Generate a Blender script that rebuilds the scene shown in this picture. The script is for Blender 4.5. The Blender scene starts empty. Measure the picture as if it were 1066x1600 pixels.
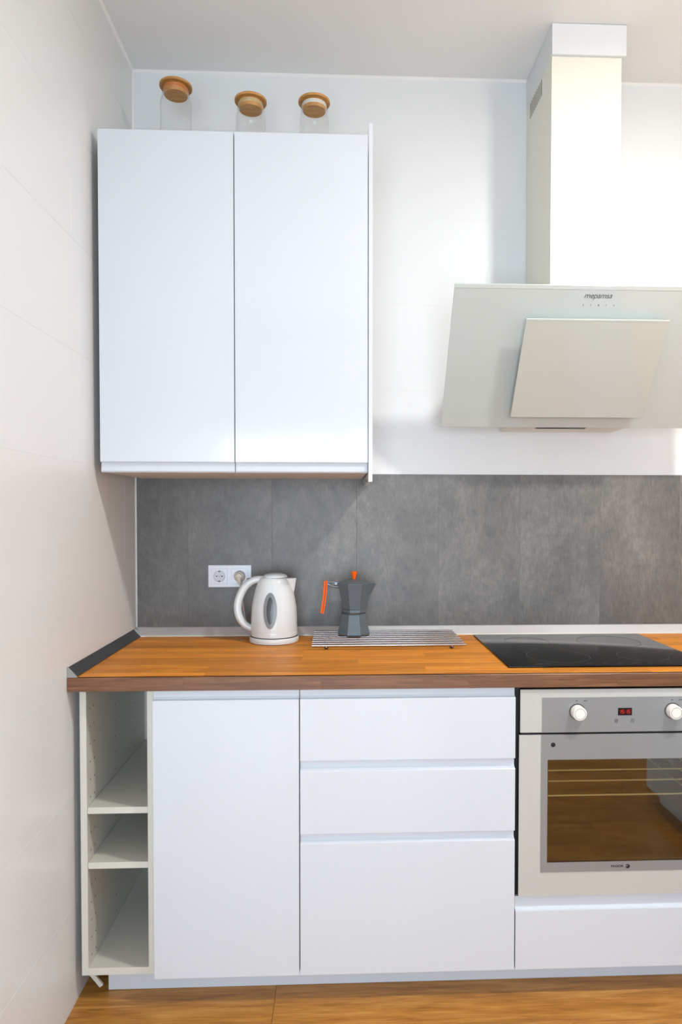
import bpy, bmesh, math, random
from mathutils import Matrix, Vector

random.seed(7)
sc = bpy.context.scene
COL = sc.collection
PI = math.pi

# ------------------------------------------------------------------ camera
F_PX, CX, CY = 1062.92, 570.30, 825.75
cam_data = bpy.data.cameras.new('camera')
cam = bpy.data.objects.new('camera', cam_data)
COL.objects.link(cam)
cam_data.sensor_fit = 'VERTICAL'
cam_data.sensor_height = 36.0
cam_data.lens = F_PX * 36.0 / 1600.0
cam_data.shift_x = -(CX - 533.0) / 1600.0
cam_data.shift_y = (CY - 800.0) / 1600.0
cam_data.clip_start = 0.05
yaw, pitch, roll = -0.0406, -0.0246, -0.0008
Mz = Matrix.Rotation(yaw, 3, 'Z') @ Matrix.Rotation(pitch, 3, 'X') @ Matrix.Rotation(roll, 3, 'Y')
right, fwd, up = Mz.col[0], Mz.col[1], Mz.col[2]
cam.matrix_world = Matrix((
    (right[0], up[0], -fwd[0], 0.7249),
    (right[1], up[1], -fwd[1], -2.4776),
    (right[2], up[2], -fwd[2], 1.3617),
    (0, 0, 0, 1)))
sc.camera = cam

# ------------------------------------------------------------------ world, light, exposure
sc.view_settings.view_transform = 'Standard'
sc.view_settings.look = 'None'
sc.view_settings.exposure = 0.13
sc.view_settings.gamma = 1.0
sc.view_settings.use_curve_mapping = False
sc.cycles.use_denoising = True
sc.cycles.use_adaptive_sampling = True
sc.cycles.adaptive_threshold = 0.04
sc.cycles.max_bounces = 7
sc.cycles.diffuse_bounces = 3
sc.cycles.glossy_bounces = 3
sc.cycles.transmission_bounces = 6
sc.cycles.transparent_max_bounces = 12
sc.cycles.sample_clamp_indirect = 6.0
sc.cycles.caustics_reflective = False
sc.cycles.caustics_refractive = False

world = bpy.data.worlds.new('daylight_sky')
sc.world = world
world.use_nodes = True
world.node_tree.nodes['Background'].inputs[0].default_value = (0.80, 0.90, 1.0, 1)
world.node_tree.nodes['Background'].inputs[1].default_value = 1.0


def area_light(name, loc, rot, sx, sy, power, color, shape='RECTANGLE'):
    l = bpy.data.lights.new(name, 'AREA')
    l.shape = shape
    l.size = sx
    if shape in ('RECTANGLE', 'ELLIPSE'):
        l.size_y = sy
    l.energy = power
    l.color = color
    o = bpy.data.objects.new(name, l)
    COL.objects.link(o)
    o.location = loc
    o.rotation_euler = rot
    return o


ZC = 2.9225          # ceiling height
# daylight entering through the balcony window in the wall behind the camera
area_light('window_daylight', (0.64, -4.38, 1.065), (PI / 2, 0, 0), 1.92, 1.97, 107, (0.70, 0.845, 0.98))

# ------------------------------------------------------------------ helpers
WL = {}


def lin(c):
    c = c / 255.0
    return c / 12.92 if c <= 0.04045 else ((c + 0.055) / 1.055) ** 2.4


def rgb(r, g, b):
    return (lin(r), lin(g), lin(b), 1.0)


def new_mat(name):
    m = bpy.data.materials.new(name)
    m.use_nodes = True
    nt = m.node_tree
    return m, nt, nt.nodes, nt.links, nt.nodes['Principled BSDF']


def plain(name, col, rough=0.4, metal=0.0, var=0.03, scale=6.0, coat=0.0, bump=0.0, spec=0.5, emit=None, bscale=80.0):
    m, nt, N, L, b = new_mat(name)
    tc = N.new('ShaderNodeTexCoord')
    no = N.new('ShaderNodeTexNoise')
    no.inputs['Scale'].default_value = scale
    no.inputs['Detail'].default_value = 3
    L.new(tc.outputs['Object'], no.inputs['Vector'])
    mx = N.new('ShaderNodeMix')
    mx.data_type = 'RGBA'
    mx.inputs[6].default_value = tuple(c * (1 - var) for c in col[:3]) + (1,)
    mx.inputs[7].default_value = tuple(min(1, c * (1 + var)) for c in col[:3]) + (1,)
    L.new(no.outputs['Fac'], mx.inputs[0])
    L.new(mx.outputs[2], b.inputs['Base Color'])
    b.inputs['Roughness'].default_value = rough
    b.inputs['Metallic'].default_value = metal
    b.inputs['Specular IOR Level'].default_value = spec
    b.inputs['Coat Weight'].default_value = coat
    b.inputs['Coat Roughness'].default_value = 0.05
    if bump:
        n2 = N.new('ShaderNodeTexNoise')
        n2.inputs['Scale'].default_value = bscale
        L.new(tc.outputs['Object'], n2.inputs['Vector'])
        bp = N.new('ShaderNodeBump')
        bp.inputs['Strength'].default_value = bump
        bp.inputs['Distance'].default_value = 0.002
        L.new(n2.outputs['Fac'], bp.inputs['Height'])
        L.new(bp.outputs['Normal'], b.inputs['Normal'])
    if emit:
        b.inputs['Emission Color'].default_value = emit[:3] + (1,)
        b.inputs['Emission Strength'].default_value = emit[3]
    return m


def wood(name, dark, mid, light, gscale=(1.2, 22, 22), rough=0.35, var=0.16, coat=0.0, ring=3.0, spec=0.5):
    """grain runs along x; each object gets its own stretch of grain and its own tone"""
    m, nt, N, L, b = new_mat(name)
    tc = N.new('ShaderNodeTexCoord')
    oi = N.new('ShaderNodeObjectInfo')
    add = N.new('ShaderNodeVectorMath')
    add.operation = 'MULTIPLY_ADD'
    comb = N.new('ShaderNodeCombineXYZ')
    for i in range(3):
        L.new(oi.outputs['Random'], comb.inputs[i])
    L.new(comb.outputs[0], add.inputs[0])
    add.inputs[1].default_value = (13.7, 7.3, 3.1)
    L.new(tc.outputs['Object'], add.inputs[2])
    mp = N.new('ShaderNodeMapping')
    mp.inputs['Scale'].default_value = gscale
    L.new(add.outputs[0], mp.inputs['Vector'])
    n1 = N.new('ShaderNodeTexNoise')
    n1.inputs['Scale'].default_value = ring
    n1.inputs['Detail'].default_value = 5
    n1.inputs['Roughness'].default_value = 0.6
    n1.inputs['Distortion'].default_value = 0.6
    L.new(mp.outputs[0], n1.inputs['Vector'])
    mp2 = N.new('ShaderNodeMapping')
    mp2.inputs['Scale'].default_value = (gscale[0] * 5, gscale[1] * 9, gscale[2] * 9)
    L.new(add.outputs[0], mp2.inputs['Vector'])
    n2 = N.new('ShaderNodeTexNoise')
    n2.inputs['Scale'].default_value = 2.0
    n2.inputs['Detail'].default_value = 3
    L.new(mp2.outputs[0], n2.inputs['Vector'])
    mx0 = N.new('ShaderNodeMix')
    mx0.inputs[0].default_value = 0.32
    L.new(n1.outputs['Fac'], mx0.inputs[2])
    L.new(n2.outputs['Fac'], mx0.inputs[3])
    cr = N.new('ShaderNodeValToRGB')
    cr.color_ramp.elements[0].position = 0.30
    cr.color_ramp.elements[0].color = dark
    cr.color_ramp.elements[1].position = 0.68
    cr.color_ramp.elements[1].color = light
    e = cr.color_ramp.elements.new(0.5)
    e.color = mid
    L.new(mx0.outputs[0], cr.inputs['Fac'])
    hs = N.new('ShaderNodeHueSaturation')
    mr = N.new('ShaderNodeMapRange')
    mr.inputs['To Min'].default_value = 1 - var
    mr.inputs['To Max'].default_value = 1 + var
    L.new(oi.outputs['Random'], mr.inputs['Value'])
    L.new(mr.outputs[0], hs.inputs['Value'])
    L.new(cr.outputs['Color'], hs.inputs['Color'])
    L.new(hs.outputs['Color'], b.inputs['Base Color'])
    b.inputs['Roughness'].default_value = rough
    b.inputs['Specular IOR Level'].default_value = spec
    b.inputs['Coat Weight'].default_value = coat
    b.inputs['Coat Roughness'].default_value = 0.2
    bp = N.new('ShaderNodeBump')
    bp.inputs['Strength'].default_value = 0.12
    bp.inputs['Distance'].default_value = 0.001
    L.new(n2.outputs['Fac'], bp.inputs['Height'])
    L.new(bp.outputs['Normal'], b.inputs['Normal'])
    return m


def concrete(name):
    m, nt, N, L, b = new_mat(name)
    geo = N.new('ShaderNodeNewGeometry')
    oi = N.new('ShaderNodeObjectInfo')
    vm = N.new('ShaderNodeVectorMath')
    vm.operation = 'ADD'
    L.new(geo.outputs['Position'], vm.inputs[0])
    comb = N.new('ShaderNodeCombineXYZ')
    ml = N.new('ShaderNodeMath')
    ml.operation = 'MULTIPLY'
    ml.inputs[1].default_value = 9.0
    L.new(oi.outputs['Random'], ml.inputs[0])
    L.new(ml.outputs[0], comb.inputs[1])
    L.new(comb.outputs[0], vm.inputs[1])

    def noise(scale, mapping, det, rough=0.6, dist=0.0):
        mp = N.new('ShaderNodeMapping')
        mp.inputs['Scale'].default_value = mapping
        L.new(vm.outputs[0], mp.inputs['Vector'])
        n = N.new('ShaderNodeTexNoise')
        n.inputs['Scale'].default_value = scale
        n.inputs['Detail'].default_value = det
        n.inputs['Roughness'].default_value = rough
        n.inputs['Distortion'].default_value = dist
        L.new(mp.outputs[0], n.inputs['Vector'])
        return n
    blotch = noise(5.0, (1, 1, 0.7), 5, 0.62, 0.5)
    mid = noise(34.0, (1, 1, 0.7), 8, 0.8)
    brush = noise(30.0, (16, 1, 1.0), 3, 0.7)
    mx = N.new('ShaderNodeMix')
    mx.inputs[0].default_value = 0.50
    L.new(blotch.outputs['Fac'], mx.inputs[2])
    L.new(mid.outputs['Fac'], mx.inputs[3])
    mx2 = N.new('ShaderNodeMix')
    mx2.inputs[0].default_value = 0.27
    L.new(mx.outputs[0], mx2.inputs[2])
    L.new(brush.outputs['Fac'], mx2.inputs[3])
    cr = N.new('ShaderNodeValToRGB')
    cr.color_ramp.elements[0].position = 0.34
    cr.color_ramp.elements[0].color = rgb(80, 80, 79)
    cr.color_ramp.elements[1].position = 0.66
    cr.color_ramp.elements[1].color = rgb(141, 137, 131)
    e = cr.color_ramp.elements.new(0.5)
    e.color = rgb(108, 106, 103)
    L.new(mx2.outputs[0], cr.inputs['Fac'])
    L.new(cr.outputs['Color'], b.inputs['Base Color'])
    b.inputs['Roughness'].default_value = 0.42
    bp = N.new('ShaderNodeBump')
    bp.inputs['Strength'].default_value = 0.15
    bp.inputs['Distance'].default_value = 0.001
    L.new(mx2.outputs[0], bp.inputs['Height'])
    L.new(bp.outputs['Normal'], b.inputs['Normal'])
    return m


def thin_glass(name, tint=(0.97, 0.98, 0.98, 1), refl=1.0, rough=0.0, base=0.0):
    m, nt, N, L, b = new_mat(name)
    N.remove(b)
    out = N['Material Output']
    tr = N.new('ShaderNodeBsdfTransparent')
    tr.inputs['Color'].default_value = tint
    gl = N.new('ShaderNodeBsdfGlossy')
    gl.inputs['Roughness'].default_value = rough
    lw = N.new('ShaderNodeLayerWeight')
    lw.inputs['Blend'].default_value = 0.5
    pw = N.new('ShaderNodeMath')
    pw.operation = 'POWER'
    pw.inputs[1].default_value = 4.0
    L.new(lw.outputs['Facing'], pw.inputs[0])
    ma = N.new('ShaderNodeMath')
    ma.operation = 'MULTIPLY_ADD'
    ma.use_clamp = True
    ma.inputs[1].default_value = refl
    ma.inputs[2].default_value = base
    L.new(pw.outputs[0], ma.inputs[0])
    mix = N.new('ShaderNodeMixShader')
    L.new(ma.outputs[0], mix.inputs[0])
    L.new(tr.outputs[0], mix.inputs[1])
    L.new(gl.outputs[0], mix.inputs[2])
    L.new(mix.outputs[0], out.inputs['Surface'])
    return m


M = {}
M['wall_tile'] = plain('wall_tile_white', rgb(230, 230, 229), 0.30, var=0.012, scale=3)
M['grout'] = plain('grout_white', rgb(240, 238, 234), 0.8, var=0.02)
M['paint'] = plain('plaster_white', rgb(228, 225, 221), 0.85, var=0.01, bump=0.05)
M['ceiling'] = plain('ceiling_paint', rgb(240, 238, 235), 0.9, var=0.012, bump=0.04)
M['concrete'] = concrete('concrete_panel')
M['joint'] = plain('joint_grey', rgb(150, 148, 144), 0.7)
M['front'] = plain('cabinet_front_white', rgb(213, 217, 223), 0.13, var=0.004, coat=0.25)
M['frame'] = plain('cabinet_frame_white', rgb(215, 211, 199), 0.35, var=0.01)
M['under'] = plain('cabinet_underside_white', rgb(226, 222, 215), 0.45, var=0.02)
M['dark'] = plain('dark_void', rgb(14, 14, 15), 0.6)
M['steel'] = plain('brushed_steel', rgb(205, 205, 207), 0.28, 1.0, var=0.03, scale=20)
M['chrome'] = plain('chrome', rgb(220, 220, 222), 0.12, 1.0, var=0.01)
M['rod_steel'] = plain('trivet_rod_steel', rgb(186, 186, 188), 0.16, 1.0, var=0.01)
M['alu'] = plain('aluminium_strip', rgb(228, 228, 230), 0.30, 0.6, var=0.02)
M['oak'] = wood('oak_floor', rgb(138, 86, 30), rgb(187, 126, 54), rgb(214, 158, 82), (1.3, 14, 14), 0.34, 0.10)
M['stave'] = wood('countertop_stave', rgb(180, 102, 24), rgb(216, 134, 38), rgb(236, 164, 66), (1.6, 26, 26), 0.45, 0.20, spec=0.3)
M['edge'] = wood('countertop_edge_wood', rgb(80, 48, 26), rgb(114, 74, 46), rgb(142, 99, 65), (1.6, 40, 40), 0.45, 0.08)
M['bamboo'] = wood('bamboo_lid_wood', rgb(168, 110, 48), rgb(194, 136, 68), rgb(214, 160, 92), (6, 40, 40), 0.45, 0.06)
M['glass'] = thin_glass('jar_glass', (0.996, 0.998, 0.997, 1), 0.55, 0.0, 0.016)
M['window_glass'] = thin_glass('window_glass', (0.97, 0.98, 0.99, 1), 0.6, 0.0, 0.04)
M['silicone'] = plain('silicone_seal', rgb(225, 218, 205), 0.35)
M['seal_orange'] = plain('seal_orange_tint', rgb(205, 120, 58), 0.35)
M['seal_tan'] = plain('seal_tan_tint', rgb(206, 172, 122), 0.35)
M['cream'] = plain('hood_chimney_cream', rgb(234, 230, 214), 0.32, var=0.008)
M['hood_cover'] = plain('hood_cover_white', rgb(226, 227, 228), 0.4, var=0.006)
M['hood_glass'] = plain('hood_white_glass', rgb(192, 200, 197), 0.06, var=0.004, coat=0.5)
M['hood_glass_edge'] = plain('hood_glass_polished_edge', rgb(202, 209, 205), 0.15, var=0.01)
M['hood_panel'] = plain('hood_panel_glass', rgb(193, 195, 186), 0.05, var=0.004, coat=0.5)
M['print'] = plain('print_black', rgb(26, 26, 26), 0.5)
M['print_grey'] = plain('print_grey', rgb(120, 122, 122), 0.5)
M['socket'] = plain('socket_plastic_white', rgb(226, 228, 236), 0.25, var=0.006)
M['socket_in'] = plain('socket_well_plastic', rgb(204, 206, 214), 0.35, var=0.006)
M['plug'] = plain('plug_plastic_beige', rgb(214, 204, 190), 0.4)
M['kettle'] = plain('kettle_plastic_white', rgb(220, 222, 222), 0.16, var=0.008, coat=0.2)
M['kettle_gray'] = plain('gauge_rim_grey', rgb(128, 130, 132), 0.3)
M['kettle_win'] = plain('gauge_window_smoked', rgb(62, 66, 68), 0.22, var=0.35, scale=60)
M['seam'] = plain('seam_dark_grey', rgb(70, 68, 66), 0.6)
M['moka'] = plain('moka_grey_enamel', rgb(88, 98, 104), 0.38, 0.0, var=0.05, scale=12)
M['moka_metal'] = plain('moka_bracket_metal', rgb(120, 124, 128), 0.35, 0.6)
M['orange'] = plain('orange_silicone', rgb(238, 96, 6), 0.55, var=0.03, spec=0.2)
M['hob'] = plain('hob_black_glass', rgb(10, 10, 10), 0.12, var=0.05, spec=0.22)
M['hob_mark'] = plain('hob_marking_grey', rgb(70, 70, 72), 0.3)
M['oven_white'] = plain('oven_white_glass', rgb(193, 192, 186), 0.10, var=0.006, coat=0.3)
M['oven_silver'] = plain('oven_silver_panel', rgb(148, 149, 150), 0.30, 0.25, var=0.012)
M['knob'] = plain('knob_cream', rgb(240, 232, 224), 0.35)
M['oven_in'] = plain('oven_cavity_enamel', rgb(24, 22, 18), 0.35)
M['oven_glass'] = thin_glass('oven_door_glass', (0.82, 0.78, 0.64, 1), 0.5, 0.01, 0.13)
M['rack_wire'] = plain('oven_rack_wire', rgb(235, 228, 210), 0.3, 0.2)
M['display'] = plain('display_black', rgb(24, 6, 6), 0.2)
M['led'] = plain('display_red_digits', rgb(190, 30, 30), 0.4, emit=(0.9, 0.03, 0.03, 0.25))
M['dark_alu'] = plain('strip_anthracite_face', rgb(74, 76, 80), 0.38, 0.3, var=0.03)
M['lamp_bright'] = plain('lamp_diffuser_bright', rgb(255, 246, 230), 0.5, emit=(1.0, 0.99, 0.97, 445.0))
M['lamp_bright_side'] = plain('lamp_side_band', rgb(255, 246, 230), 0.5, emit=(1.0, 0.86, 0.70, 115.0))
M['fridge'] = plain('tall_unit_white', rgb(225, 225, 224), 0.25)
M['upvc'] = plain('window_frame_white', rgb(236, 236, 236), 0.3)


def wloc(o):
    return WL.get(o.name, Vector((0, 0, 0)))


def empty(name, loc, label=None, cat=None, group=None, kind=None):
    o = bpy.data.objects.new(name, None)
    o.empty_display_size = 0.05
    COL.objects.link(o)
    o.location = loc
    WL[o.name] = Vector(loc)
    tag(o, label, cat, group, kind)
    return o


def tag(o, label=None, cat=None, group=None, kind=None):
    if label:
        o['label'] = label
    if cat:
        o['category'] = cat
    if group:
        o['group'] = group
    if kind:
        o['kind'] = kind
    return o


def link_mesh(name, me, mat, parent=None, smooth=False):
    """me has world coordinates; it is moved into the parent's frame"""
    if mat is not None and len(me.materials) == 0:
        me.materials.append(M[mat] if isinstance(mat, str) else mat)
    o = bpy.data.objects.new(name, me)
    COL.objects.link(o)
    if parent is not None:
        o.parent = parent
        off = wloc(parent)
        me.transform(Matrix.Translation(-off))
        WL[o.name] = off.copy()
    else:
        # origin at the middle of its foot
        xs = [v.co for v in me.vertices]
        c = Vector(((min(v.x for v in xs) + max(v.x for v in xs)) / 2,
                    (min(v.y for v in xs) + max(v.y for v in xs)) / 2,
                    min(v.z for v in xs)))
        me.transform(Matrix.Translation(-c))
        o.location = c
        WL[o.name] = c
    if smooth:
        for p in me.polygons:
            p.use_smooth = True
        try:
            me.set_sharp_from_angle(angle=math.radians(38))
        except Exception:
            pass
    return o


def from_bm(name, bm, mat, parent=None, smooth=False):
    bmesh.ops.recalc_face_normals(bm, faces=bm.faces)
    me = bpy.data.meshes.new(name)
    bm.to_mesh(me)
    bm.free()
    return link_mesh(name, me, mat, parent, smooth)


def bm_box(bm, x0, x1, y0, y1, z0, z1, bev=0.0, seg=1):
    r = bmesh.ops.create_cube(bm, size=1.0)
    vs = r['verts']
    for v in vs:
        v.co = Vector((x0 + (v.co.x + .5) * (x1 - x0), y0 + (v.co.y + .5) * (y1 - y0), z0 + (v.co.z + .5) * (z1 - z0)))
    if bev > 0:
        es = set()
        for v in vs:
            es.update(v.link_edges)
        bmesh.ops.bevel(bm, geom=list(es), offset=bev, segments=seg, affect='EDGES', profile=0.5)
    return bm


def box(name, x0, x1, y0, y1, z0, z1, mat, parent=None, bev=0.0, seg=1):
    bm = bmesh.new()
    bm_box(bm, min(x0, x1), max(x0, x1), min(y0, y1), max(y0, y1), min(z0, z1), max(z0, z1), bev, seg)
    return from_bm(name, bm, mat, parent, smooth=(seg > 1))


def prism(name, pts, axis, a0, a1, mat, parent=None, smooth=False):
    """extrude a 2-D outline along an axis: axis 'x' -> pts are (y, z); 'y' -> (x, z); 'z' -> (x, y)"""
    bm = bmesh.new()

    def co(p, a):
        return {'x': (a, p[0], p[1]), 'y': (p[0], a, p[1]), 'z': (p[0], p[1], a)}[axis]
    A = [bm.verts.new(co(p, a0)) for p in pts]
    B = [bm.verts.new(co(p, a1)) for p in pts]
    n = len(pts)
    bm.faces.new(A)
    bm.faces.new(B[::-1])
    for i in range(n):
        bm.faces.new((A[i], B[i], B[(i + 1) % n], A[(i + 1) % n]))
    return from_bm(name, bm, mat, parent, smooth)


def bm_lathe(bm, prof, c, seg=40, rot0=0.0, axis='z', close=False):
    """prof: (r, h) along the axis from c"""
    rings = []
    for r, h in prof:
        ring = []
        if r < 1e-6:
            p = (c[0], c[1], c[2] + h) if axis == 'z' else (c[0], c[1] - h, c[2])
            v = bm.verts.new(p)
            ring = [v] * seg
        else:
            for i in range(seg):
                a = rot0 + 2 * PI * i / seg
                if axis == 'z':
                    p = (c[0] + r * math.cos(a), c[1] + r * math.sin(a), c[2] + h)
                else:   # towards the viewer, -y
                    p = (c[0] + r * math.cos(a), c[1] - h, c[2] + r * math.sin(a))
                ring.append(bm.verts.new(p))
        rings.append(ring)
    pairs = list(zip(rings[:-1], rings[1:]))
    if close:
        pairs.append((rings[-1], rings[0]))
    for A, B in pairs:
        for i in range(seg):
            j = (i + 1) % seg
            q = []
            for v in (A[i], A[j], B[j], B[i]):
                if v not in q:
                    q.append(v)
            if len(q) >= 3:
                try:
                    bm.faces.new(q)
                except ValueError:
                    pass
    return bm


def lathe(name, prof, c, mat, parent=None, seg=40, rot0=0.0, axis='z', smooth=True, close=False):
    bm = bmesh.new()
    bm_lathe(bm, prof, c, seg, rot0, axis, close)
    return from_bm(name, bm, mat, parent, smooth)


def bm_tube(bm, pts, rad, seg=12, squash=None):
    """sweep along points; rad number or list; squash = (a, b) cross-section factors"""
    P = [Vector(p) for p in pts]
    n = len(P)
    R_ = rad if isinstance(rad, (list, tuple)) else [rad] * n
    a_, b_ = squash or (1, 1)
    rings = []
    prevN = None
    for i in range(n):
        t = (P[min(i + 1, n - 1)] - P[max(i - 1, 0)]).normalized()
        if prevN is None:
            ref = Vector((0, 1, 0)) if abs(t.y) < 0.9 else Vector((1, 0, 0))
            nn = t.cross(ref).normalized()
        else:
            nn = (prevN - t * prevN.dot(t)).normalized()
        prevN = nn
        bb = t.cross(nn)
        rings.append([bm.verts.new(P[i] + nn * (R_[i] * a_ * math.cos(2 * PI * k / seg)) + bb * (R_[i] * b_ * math.sin(2 * PI * k / seg))) for k in range(seg)])
    for A, B in zip(rings[:-1], rings[1:]):
        for k in range(seg):
            bm.faces.new((A[k], A[(k + 1) % seg], B[(k + 1) % seg], B[k]))
    bm.faces.new(rings[0][::-1])
    bm.faces.new(rings[-1])
    return bm


def tube(name, pts, rad, mat, parent=None, seg=12, squash=None):
    bm = bmesh.new()
    bm_tube(bm, pts, rad, seg, squash)
    return from_bm(name, bm, mat, parent, True)


def spline(ctrl, n=8):
    P = [Vector(p) for p in ctrl]
    out = []
    for i in range(len(P) - 1):
        p0 = P[max(i - 1, 0)]
        p1, p2 = P[i], P[i + 1]
        p3 = P[min(i + 2, len(P) - 1)]
        for k in range(n):
            t = k / n
            out.append(0.5 * ((2 * p1) + (p2 - p0) * t + (2 * p0 - 5 * p1 + 4 * p2 - p3) * t * t + (3 * p1 - p0 - 3 * p2 + p3) * t ** 3))
    out.append(P[-1])
    return out


def text_mesh(name, body, size, mtx, mat, parent, shear=0.0, spacing=1.0, depth=0.0002, bold=0.0):
    cu = bpy.data.curves.new(name, 'FONT')
    cu.body = body
    cu.size = size
    cu.shear = shear
    cu.space_character = spacing
    cu.extrude = depth
    cu.offset = bold
    cu.align_x = 'CENTER'
    cu.align_y = 'CENTER'
    cu.resolution_u = 4
    t = bpy.data.objects.new(name + '_curve', cu)
    COL.objects.link(t)
    bpy.context.view_layer.update()
    me = bpy.data.meshes.new_from_object(t.evaluated_get(bpy.context.evaluated_depsgraph_get()))
    bpy.data.objects.remove(t)
    bpy.data.curves.remove(cu)
    me.name = name
    me.materials.clear()
    me.transform(mtx)
    return link_mesh(name, me, mat, parent)


# ------------------------------------------------------------------ the room
XR, YR = 2.80, -4.20       # right wall, rear wall
XL2 = -1.80                # far left of the room behind the left wall's end
YE = -2.62                 # where the kitchen's left wall ends

# floor with planks
floor = empty('floor', (0, 0, 0), 'oak laminate floor of wide planks along the cabinets', None, None, 'structure')
box('subfloor', XL2 - .1, XR + .1, YR - .1, .1, -.06, -.0085, 'dark', floor)
PW, PL = 0.192, 1.285
row = 0
y = 0.05
while y > YR:
    off = [0.0, 0.47, 0.93, 0.22, 0.70][row % 5]
    x = XL2 - off
    while x < XR:
        a, b = max(x, XL2 - .05), min(x + PL, XR + .05)
        if b - a > 0.02:
            box('plank', a + .0004, b - .0004, y - PW + .0004, y - .0004, -.0085, 0.0, 'oak', floor, 0.0006)
        x += PL
    y -= PW
    row += 1

ceiling = box('ceiling', XL2 - .1, XR + .1, YR - .2, .1, ZC, ZC + .08, 'ceiling')
tag(ceiling, 'flat off-white painted ceiling above the kitchen', None, None, 'structure')

# tiled walls: a slab behind and tiles 0.3055 m tall in front
ZJ = [0.277 + 0.3055 * i for i in range(9)]
ROWS = [0.0] + ZJ + [ZC - 0.002]
wall_left = empty('wall_left', (0, 0, 0), 'white tiled wall beside the open shelves', None, None, 'structure')
box('wall_core', -.15, -.0006, YE, 0.0, 0, ZC, 'grout', wall_left)
box('wall_end', -.15, 0.0, YE - .012, YE, 0, ZC, 'paint', wall_left)
TW = 0.90
for r in range(len(ROWS) - 1):
    z0, z1 = ROWS[r], ROWS[r + 1]
    s = -0.575 if r % 2 == 1 else -0.125
    s = {3: -0.575}.get(r, s)
    ys = [0.0]
    yy = s
    while yy > YE + .05:
        if yy < -.05:
            ys.append(yy)
        yy -= TW
    ys.append(YE)
    for a, b in zip(ys[:-1], ys[1:]):
        box('tile', -.010, 0.0, b + .0004, a - .0004, z0 + .0004, z1 - .0004, 'wall_tile', wall_left, 0.0003)

wall_back = empty('wall_back', (0, 0, 0), 'white tiled wall behind the wall cabinet and hood', None, None, 'structure')
box('wall_core', -.15, XR + .1, .0006, .15, 0, ZC, 'grout', wall_back)
for r in range(5, len(ROWS) - 1):
    z0, z1 = ROWS[r], ROWS[r + 1]
    s = {5: 0.622, 6: 0.20, 7: 0.622, 8: 0.622, 9: 0.20}.get(r, 0.2)
    if r == 5:
        z0 = 1.4985
    xs = [0.0]
    xx = s
    while xx < XR - .05:
        xs.append(xx)
        xx += TW
    xs.append(XR)
    for a, b in zip(xs[:-1], xs[1:]):
        box('tile', a + .0004, b - .0004, 0.0, .010, z0 + .0004, z1 - .0004, 'wall_tile', wall_back, 0.0003)

wall_right = box('wall_right', XR, XR + .1, YR, 0, 0, ZC, 'paint')
tag(wall_right, 'plain white wall at the right end of the kitchen', None, None, 'structure')
wall_alcove = empty('wall_alcove', (XL2, YE, 0), 'plain white walls of the dining side behind the kitchen wall', None, None, 'structure')
box('wall_core', XL2 - .1, XL2, YR, YE + .1, 0, ZC, 'paint', wall_alcove)
box('wall_core', XL2, -.15, YE, YE + .1, 0, ZC, 'paint', wall_alcove)
# rear wall with the balcony window
WX0, WX1, WZ0, WZ1 = -.32, 1.60, .08, 2.05
wall_rear = empty('wall_rear', (0, YR, 0), 'plain white wall with the balcony window', None, None, 'structure')
bm = bmesh.new()
bm_box(bm, XL2 - .1, WX0, YR - .12, YR, 0, ZC)
bm_box(bm, WX1, XR + .1, YR - .12, YR, 0, ZC)
bm_box(bm, WX0, WX1, YR - .12, YR, 0, WZ0)
bm_box(bm, WX0, WX1, YR - .12, YR, WZ1, ZC)
from_bm('wall_core', bm, 'paint', wall_rear)
win = empty('window_1', ((WX0 + WX1) / 2, YR - .06, WZ0), 'white framed balcony window in the rear wall', None, None, 'structure')
bm = bmesh.new()
bm_box(bm, WX0, WX0 + .06, YR - .09, YR - .03, WZ0, WZ1, .004)
bm_box(bm, WX1 - .06, WX1, YR - .09, YR - .03, WZ0, WZ1, .004)
bm_box(bm, WX0 + .06, WX1 - .06, YR - .09, YR - .03, WZ0, WZ0 + .06, .004)
bm_box(bm, WX0 + .06, WX1 - .06, YR - .09, YR - .03, WZ1 - .06, WZ1, .004)
wm = (WX0 + WX1) / 2
bm_box(bm, wm - .04, wm + .04, YR - .09, YR - .03, WZ0 + .06, WZ1 - .06, .004)
from_bm('window_frame', bm, 'upvc', win)
for a, b in ((WX0 + .06, wm - .04), (wm + .04, WX1 - .06)):
    box('window_pane', a, b, YR - .062, YR - .058, WZ0 + .06, WZ1 - .06, 'window_glass', win)
box('window_sill', WX0 - .04, WX1 + .04, YR - .02, YR + .06, WZ0 - .03, WZ0, 'upvc', win, .004)

# thin sealant bead where walls meet the ceiling and each other
t1 = prism('trim_1', [(0, ZC), (-.007, ZC), (0, ZC - .007)], 'x', 0, XR, 'grout')
tag(t1, 'thin white sealant bead between ceiling and back wall', None, None, 'structure')
t2 = prism('trim_2', [(0, ZC), (.007, ZC), (0, ZC - .007)], 'y', YE, -.007, 'grout')
tag(t2, 'thin white sealant bead between ceiling and left wall', None, None, 'structure')
t3 = prism('trim_3', [(0, 0), (.004, 0), (0, -.004)], 'z', .945, ZC - .01, 'grout')
tag(t3, 'thin white sealant bead in the corner of the two tiled walls', None, None, 'structure')

# ceiling downlights (out of the frame, they cast the shadows seen in the photo)


def ceiling_lamp(x, y, label, mat, r=.090, h=.040):
    t = empty('ceiling_light', (x, y, ZC), label, 'ceiling light')
    lathe('base_plate', [(0, -.001), (r + .008, -.001), (r + .010, -.004), (r + .010, -.014), (r + .004, -.016), (0, -.016)], (x, y, ZC), 'upvc', t, 36)
    lathe('diffuser', [(r - .002, -.016 - h), (r - .004, -.017 - h), (0, -.018 - h)], (x, y, ZC), mat, t, 36)
    lathe('side_band', [(r, -.0162), (r, -.014 - h), (r - .002, -.016 - h)], (x, y, ZC), mat + '_side', t, 36)
    return t


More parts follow.
